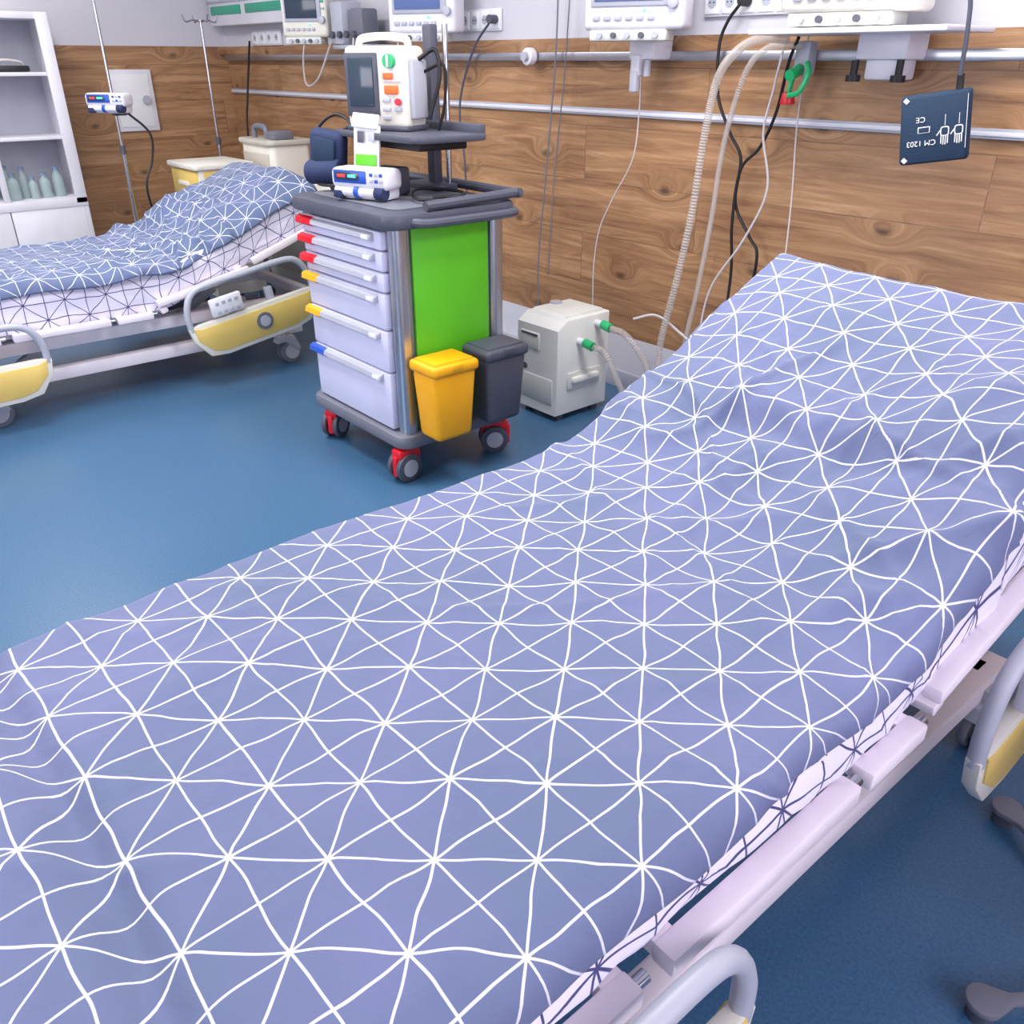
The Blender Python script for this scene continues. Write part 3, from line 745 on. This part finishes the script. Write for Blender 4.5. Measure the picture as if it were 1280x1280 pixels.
b.box((0, 0, -.11), (.195, .028, .20), 'cuff', bev=.012, seg=3)
b.box((-.004, -.018, -.112), (.183, .012, .187), 'cuff', bev=.006)
b.box((.0, .018, -.11), (.185, .016, .19), 'navy', bev=.006)
b.box((-.082, -.0245, -.025), (.014, .002, .012), 'paper', rot=(0, .785, 0), bev=0); b.box((-.082, -.0245, -.195), (.014, .002, .012), 'paper', rot=(0, .785, 0), bev=0)
for cx in (.028, .066):
    b.prism(rpoly(cx-.012, cx+.012, -.135, -.108, .007), -.0255, -.0235, 'y', 'paper', bev=0)
    b.prism(rpoly(cx-.009, cx+.009, -.132, -.111, .005), -.0262, -.0245, 'y', 'cuff', bev=0)
    for i in range(4): b.box((cx-.009+i*.006, -.0245, -.148+.003*abs(i-1.5)), (.0028, .002, .026), 'paper', bev=0)
    b.box((cx-.016, -.0245, -.124), (.003, .002, .02), 'paper', rot=(0, .6, 0), bev=0)
    b.box((cx, -.0245, -.09), (.0015, .002, .03), 'paper', bev=0)
b.box((-.03, -.0245, -.112), (.034, .002, .018), 'paper', bev=.005); b.box((-.03, -.0255, -.112), (.029, .002, .014), 'cuff', bev=.004)
b.box((.086, -.0245, -.10), (.0015, .002, .15), 'paper', bev=0)
b.cyl((.06, 0, -.02), (.062, 0, .03), .01, 'black')
cuff = b.done('blood_pressure_cuff', loc=(-1.35, 2.84, 1.425), rot=(0, math.radians(-9), math.radians(22)))
for nm, tx, sz, lc in (('cuff_label', 'CM 1203', .022, (-.036, -.0255, -.142)), ('cuff_mark', 'CE', .022, (-.04, -.0255, -.075))):
    fc = bpy.data.curves.new(nm, 'FONT'); fc.body = tx; fc.size = sz; fc.extrude = .0004; fc.align_x = 'CENTER'
    fo = bpy.data.objects.new(nm, fc); COL.objects.link(fo); fo.parent = cuff
    fo.rotation_euler = (math.radians(90), math.radians(180), 0); fc.materials.append(M['paper']); fo.location = lc
cable('cuff_cable', [(-1.46, 2.86, 1.72), (-1.40, 2.84, 1.735), (-1.32, 2.84, 1.68), (-1.30, 2.845, 1.58), (-1.295, 2.85, 1.46)], .007, 'dgrey')

# ------------------------------------------------------------------ left side
b = B()
cx0, cx1, cy0, cy1, ct = -7.07, -6.70, .80, 1.80, 1.77
b.bb(cx0, cx0+.02, cy0, cy1, .0, ct, 'lgrey', bev=.003)
b.bb(cx0, cx1, cy0, cy0+.03, 0, ct, 'white', bev=.003); b.bb(cx0, cx1, cy1-.03, cy1, 0, ct, 'white', bev=.003)
b.bb(cx0, cx1, cy0, cy1, ct-.04, ct, 'white', bev=.004); b.bb(cx0, cx1, cy0, cy1, 0, .06, 'lgrey', bev=.004)
for z in (1.43, 1.05, .66): b.bb(cx0+.02, cx1-.02, cy0+.03, cy1-.03, z-.022, z, 'white', bev=.003)
b.bb(cx1-.02, cx1, cy0+.03, (cy0+cy1)/2-.003, .06, .62, 'white', bev=.004); b.bb(cx1-.02, cx1, (cy0+cy1)/2+.003, cy1-.03, .06, .62, 'white', bev=.004)
for s in (-1, 1): b.cyl((cx1+.01, (cy0+cy1)/2+s*.04, .22), (cx1+.01, (cy0+cy1)/2+s*.04, .34), .006, 'steel')
b.bb(cx1-.02, cx1+.006, cy1-.075, cy1-.0, .62, ct, 'white', bev=.004); b.bb(cx1-.02, cx1+.006, cy0, cy0+.06, .62, ct, 'white', bev=.004)
b.bb(cx1-.02, cx1+.006, cy0, cy1, .60, .66, 'white', bev=.004); b.bb(cx1-.018, cx1+.004, 1.28, 1.32, .66, ct, 'white', bev=.003)
b.done('medicine_cabinet')
b = B()
for (x, y, r, h) in ((-6.85, 1.12, .035, .17), (-6.80, 1.2, .03, .15), (-6.88, 1.25, .04, .2), (-6.80, 1.38, .038, .17), (-6.86, 1.46, .03, .2), (-6.80, 1.50, .03, .14), (-6.82, 1.58, .036, .16), (-6.84, 1.67, .036, .19), (-6.9, 1.36, .04, .21)):
    b.lathe((x, y, .66), [(r*.9, 0), (r, .01), (r, h*.62), (r*.85, h*.72), (r*.5, h*.80), (r*.45, h*.90)], 'glass')
    b.cyl((x, y, .66+h*.90), (x, y, .66+h), r*.55, 'btop')
b.done('medicine_bottles')
b = B()
b.box((-6.85, 1.55, 1.45), (.14, .2, .035), 'black', bev=.01); b.box((-6.84, 1.3, 1.455), (.12, .15, .045), 'paper', bev=.006)
b.tube([(-6.8, 1.45, 1.48), (-6.78, 1.5, 1.5), (-6.8, 1.6, 1.49), (-6.82, 1.62, 1.46)], .008, 'tubew'); b.done('medical_supplies')

def ivstand(name, x, y, top, hooks=True, rad=.27, feetk='lgrey', n=5, a0=0.3):
    b = B()
    b.cyl((x, y, .06), (x, y, 1.0), .0125, 'steel'); b.cyl((x, y, 1.0), (x, y, top), .009, 'steel'); b.cyl((x, y, .98), (x, y, 1.03), .018, 'dgrey')
    b.cyl((x, y, .05), (x, y, .10), .035, feetk)
    for i in range(n):
        a = a0+2*math.pi*i/n; e = (x+rad*math.cos(a), y+rad*math.sin(a))
        b.tube([(x, y, .075), ((x+e[0])/2, (y+e[1])/2, .072), (e[0], e[1], .06)], .013, feetk)
        b.cyl((e[0], e[1], .035), (e[0], e[1], .06), .008, 'dgrey'); b.cyl((e[0]-.01, e[1], .022), (e[0]+.01, e[1], .022), .022, 'dgrey', bev=.004)
    if hooks:
        for a in (0, math.pi/2, math.pi, 1.5*math.pi):
            c, s = math.cos(a), math.sin(a)
            b.tube([(x, y, top-.01), (x+.05*c, y+.05*s, top), (x+.10*c, y+.10*s, top-.01), (x+.12*c, y+.12*s, top+.03)], .005, 'steel')
    return b.done(name)
ivstand('iv_stand', -5.92, 1.86, 2.1, rad=.2)
ivstand('iv_stand', -6.2, 2.60, 1.73, rad=.2)
pump('infusion_pump', (-5.86, 1.82, 1.215), math.radians(38))
b = B(); b.bb(-5.94, -5.88, 1.84, 1.92, 1.20, 1.26, 'dgrey', bev=.008); b.done('pump_clamp')
cable('power_cable', [(-5.83, 1.9, 1.22), (-5.79, 2.0, 1.1), (-5.78, 1.98, .95), (-5.73, 1.9, .8), (-5.78, 1.95, .5), (-5.85, 2.02, .05)], .007, 'black')
cable('power_cable', [(-6.55, 3.09, 1.62), (-6.6, 3.08, 1.45), (-6.62, 3.05, 1.25), (-6.58, 3.0, 1.05), (-6.6, 3.0, .6)], .008, 'black')

b = B()
tx0, tx1, ty0, ty1, TZ = -5.93, -5.50, 2.14, 2.50, .93
b.bb(tx0, tx1, ty0+.01, ty1, .12, TZ-.03, 'cream', bev=.01)
b.prism(rpoly(tx0-.02, tx1+.02, ty0-.02, ty1+.02, .03), TZ-.03, TZ, 'z', 'cream', bev=.006)
b.bb(tx0+.02, tx1-.02, ty0-.006, ty0+.02, TZ-.19, TZ-.04, 'ypanel', bev=.006); b.bb(tx0+.14, tx1-.14, ty0-.02, ty0, TZ-.13, TZ-.105, 'cream', bev=.005)
b.bb(tx0+.02, tx1-.02, ty0-.006, ty0+.02, .16, TZ-.21, 'ypanel', bev=.006); b.bb(tx0+.14, tx1-.14, ty0-.02, ty0, .60, .625, 'cream', bev=.005)
b.bb(tx1-.006, tx1+.004, ty0+.04, ty1-.04, TZ-.19, TZ-.04, 'ypanel', bev=.003)
for x in (tx0+.05, tx1-.05):
    for y in (ty0+.06, ty1-.05): b.cyl((x-.012, y, .035), (x+.012, y, .035), .035, 'dgrey', bev=.005); b.cyl((x, y, .06), (x, y, .125), .012, 'steel')
b.done('bedside_table')
b = B()
b.prism(rpoly(-5.84, -5.40, 2.60, 2.88, .04), .14, 1.03, 'z', 'cream', bev=.012)
b.prism(rpoly(-5.86, -5.38, 2.58, 2.90, .05), 1.02, 1.05, 'z', 'beige', bev=.008)
b.bb(-5.80, -5.44, 2.59, 2.605, .82, .97, 'beige', bev=.006); b.bb(-5.80, -5.44, 2.59, 2.605, .20, .78, 'beige', bev=.006)
b.tube([(-5.74, 2.66, 1.04), (-5.735, 2.66, 1.10), (-5.70, 2.66, 1.12), (-5.60, 2.66, 1.12), (-5.565, 2.66, 1.10), (-5.56, 2.66, 1.04)], .018, 'grey', n=10)
b.bb(-5.53, -5.42, 2.64, 2.78, 1.05, 1.10, 'grey', bev=.012)
for x in (-5.79, -5.45):
    for y in (2.65, 2.83): b.cyl((x-.012, y, .035), (x+.012, y, .035), .035, 'dgrey', bev=.005); b.cyl((x, y, .05), (x, y, .145), .012, 'steel')
b.done('equipment_trolley')

b = B()
sx, sy = .06, 1.50
for ad in (151, 232, 302, 10, 82):
    a = math.radians(ad); L = .45 if ad == 151 else .37
    p = lambda r, o: (sx+r*math.cos(a)-o*math.sin(a), sy+r*math.sin(a)+o*math.cos(a))
    poly = [p(.03, -.02), p(L-.07, -.011)] + [p(L-.02+.033*math.cos(t), .033*math.sin(t)) for t in [math.radians(q) for q in range(-130, 131, 26)]] + [p(L-.07, .011), p(.03, .02)]
    b.prism(poly, .03, .045, 'z', 'grey', bev=.004)
    q = p(L-.02, 0); b.cyl((q[0], q[1], 0), (q[0], q[1], .032), .024, 'dgrey')
b.cyl((sx, sy, .03), (sx, sy, .09), .05, 'grey'); b.cyl((sx, sy, .08), (sx, sy, .50), .024, 'steel'); b.cyl((sx, sy, .30), (sx, sy, .50), .034, 'dgrey')
b.cyl((sx, sy, .50), (sx, sy, .56), .17, 'black', n=36, bev=.02)
b.done('rolling_stool')

# ------------------------------------------------------------------ lights
def fixture(x, y, w, d, e, col=(1, 1, 1)):
    b = B(); b.bb(x-w/2-.03, x+w/2+.03, y-d/2-.03, y+d/2+.03, H-.03, H-.001, 'white', bev=.004); b.bb(x-w/2, x+w/2, y-d/2, y+d/2, H-.034, H-.029, 'lpanel', bev=0)
    b.done('ceiling_light')
    l = bpy.data.lights.new('ceiling_lamp', 'AREA'); l.shape = 'RECTANGLE'; l.size = w; l.size_y = d; l.energy = e; l.color = col
    o = bpy.data.objects.new('ceiling_lamp', l); COL.objects.link(o); o.location = (x, y, H-.05)
for x, y, e in ((-5.6, .9, 34), (-3.6, .9, 50), (-1.5, 2.0, 56), (-1.9, -.8, 28), (-4.6, -1.4, 28)):
    fixture(x, y, 1.2, .6, e, (1, .975, .95))
b = B()
b.bb(-4.0, -1.2, WY0, WY0+.03, .95, .99, 'white'); b.bb(-4.0, -1.2, WY0, WY0+.03, 2.41, 2.45, 'white')
for x in (-4.0, -2.6, -1.24): b.bb(x, x+.04, WY0, WY0+.03, .95, 2.45, 'white')
b.bb(-3.96, -1.24, WY0+.002, WY0+.008, .99, 2.41, 'lpanel', bev=0)
b.done('window_1')
l = bpy.data.lights.new('daylight_and_fill', 'AREA'); l.shape = 'RECTANGLE'; l.size = 2.7; l.size_y = 1.4; l.energy = 32; l.color = (.88, .85, 1.0)
o = bpy.data.objects.new('daylight_and_fill', l); COL.objects.link(o); o.location = (-2.6, WY0+.05, 1.7); o.rotation_euler = (math.radians(90), 0, 0)
b = B()
b.bb(WX1-.03, WX1, -1.0, 2.0, .95, .99, 'white'); b.bb(WX1-.03, WX1, -1.0, 2.0, 2.41, 2.45, 'white')
for y in (-1.0, .5, 1.96): b.bb(WX1-.03, WX1, y, y+.04, .95, 2.45, 'white')
b.bb(WX1-.008, WX1-.002, -.96, 1.96, .99, 2.41, 'lpanel', bev=0)
b.done('added_fill_window')  # added window with glowing pane, brightens bed frame and duvet side
l = bpy.data.lights.new('daylight_and_fill', 'AREA'); l.shape = 'RECTANGLE'; l.size = 2.9; l.size_y = 1.4; l.energy = 38; l.color = (.88, .74, 1.0)
o = bpy.data.objects.new('daylight_and_fill', l); COL.objects.link(o); o.location = (WX1-.05, .5, 1.7); o.rotation_euler = (math.radians(90), 0, math.radians(90))  # added lavender fill lamp from the right, tints the near bed

w = bpy.data.worlds.new('world'); sc.world = w; w.use_nodes = True
w.node_tree.nodes['Background'].inputs[0].default_value = (.7, .75, .9, 1); w.node_tree.nodes['Background'].inputs[1].default_value = .3

# ------------------------------------------------------------------ camera
cd = bpy.data.cameras.new('camera'); cd.sensor_width = 36; cd.lens = 36*1060/1280; cd.clip_start = .02
co = bpy.data.objects.new('camera', cd); COL.objects.link(co); co.location = (0, 0, 1.5)
co.rotation_euler = (math.radians(90-28.06), 0, math.radians(49.6))
sc.camera = co
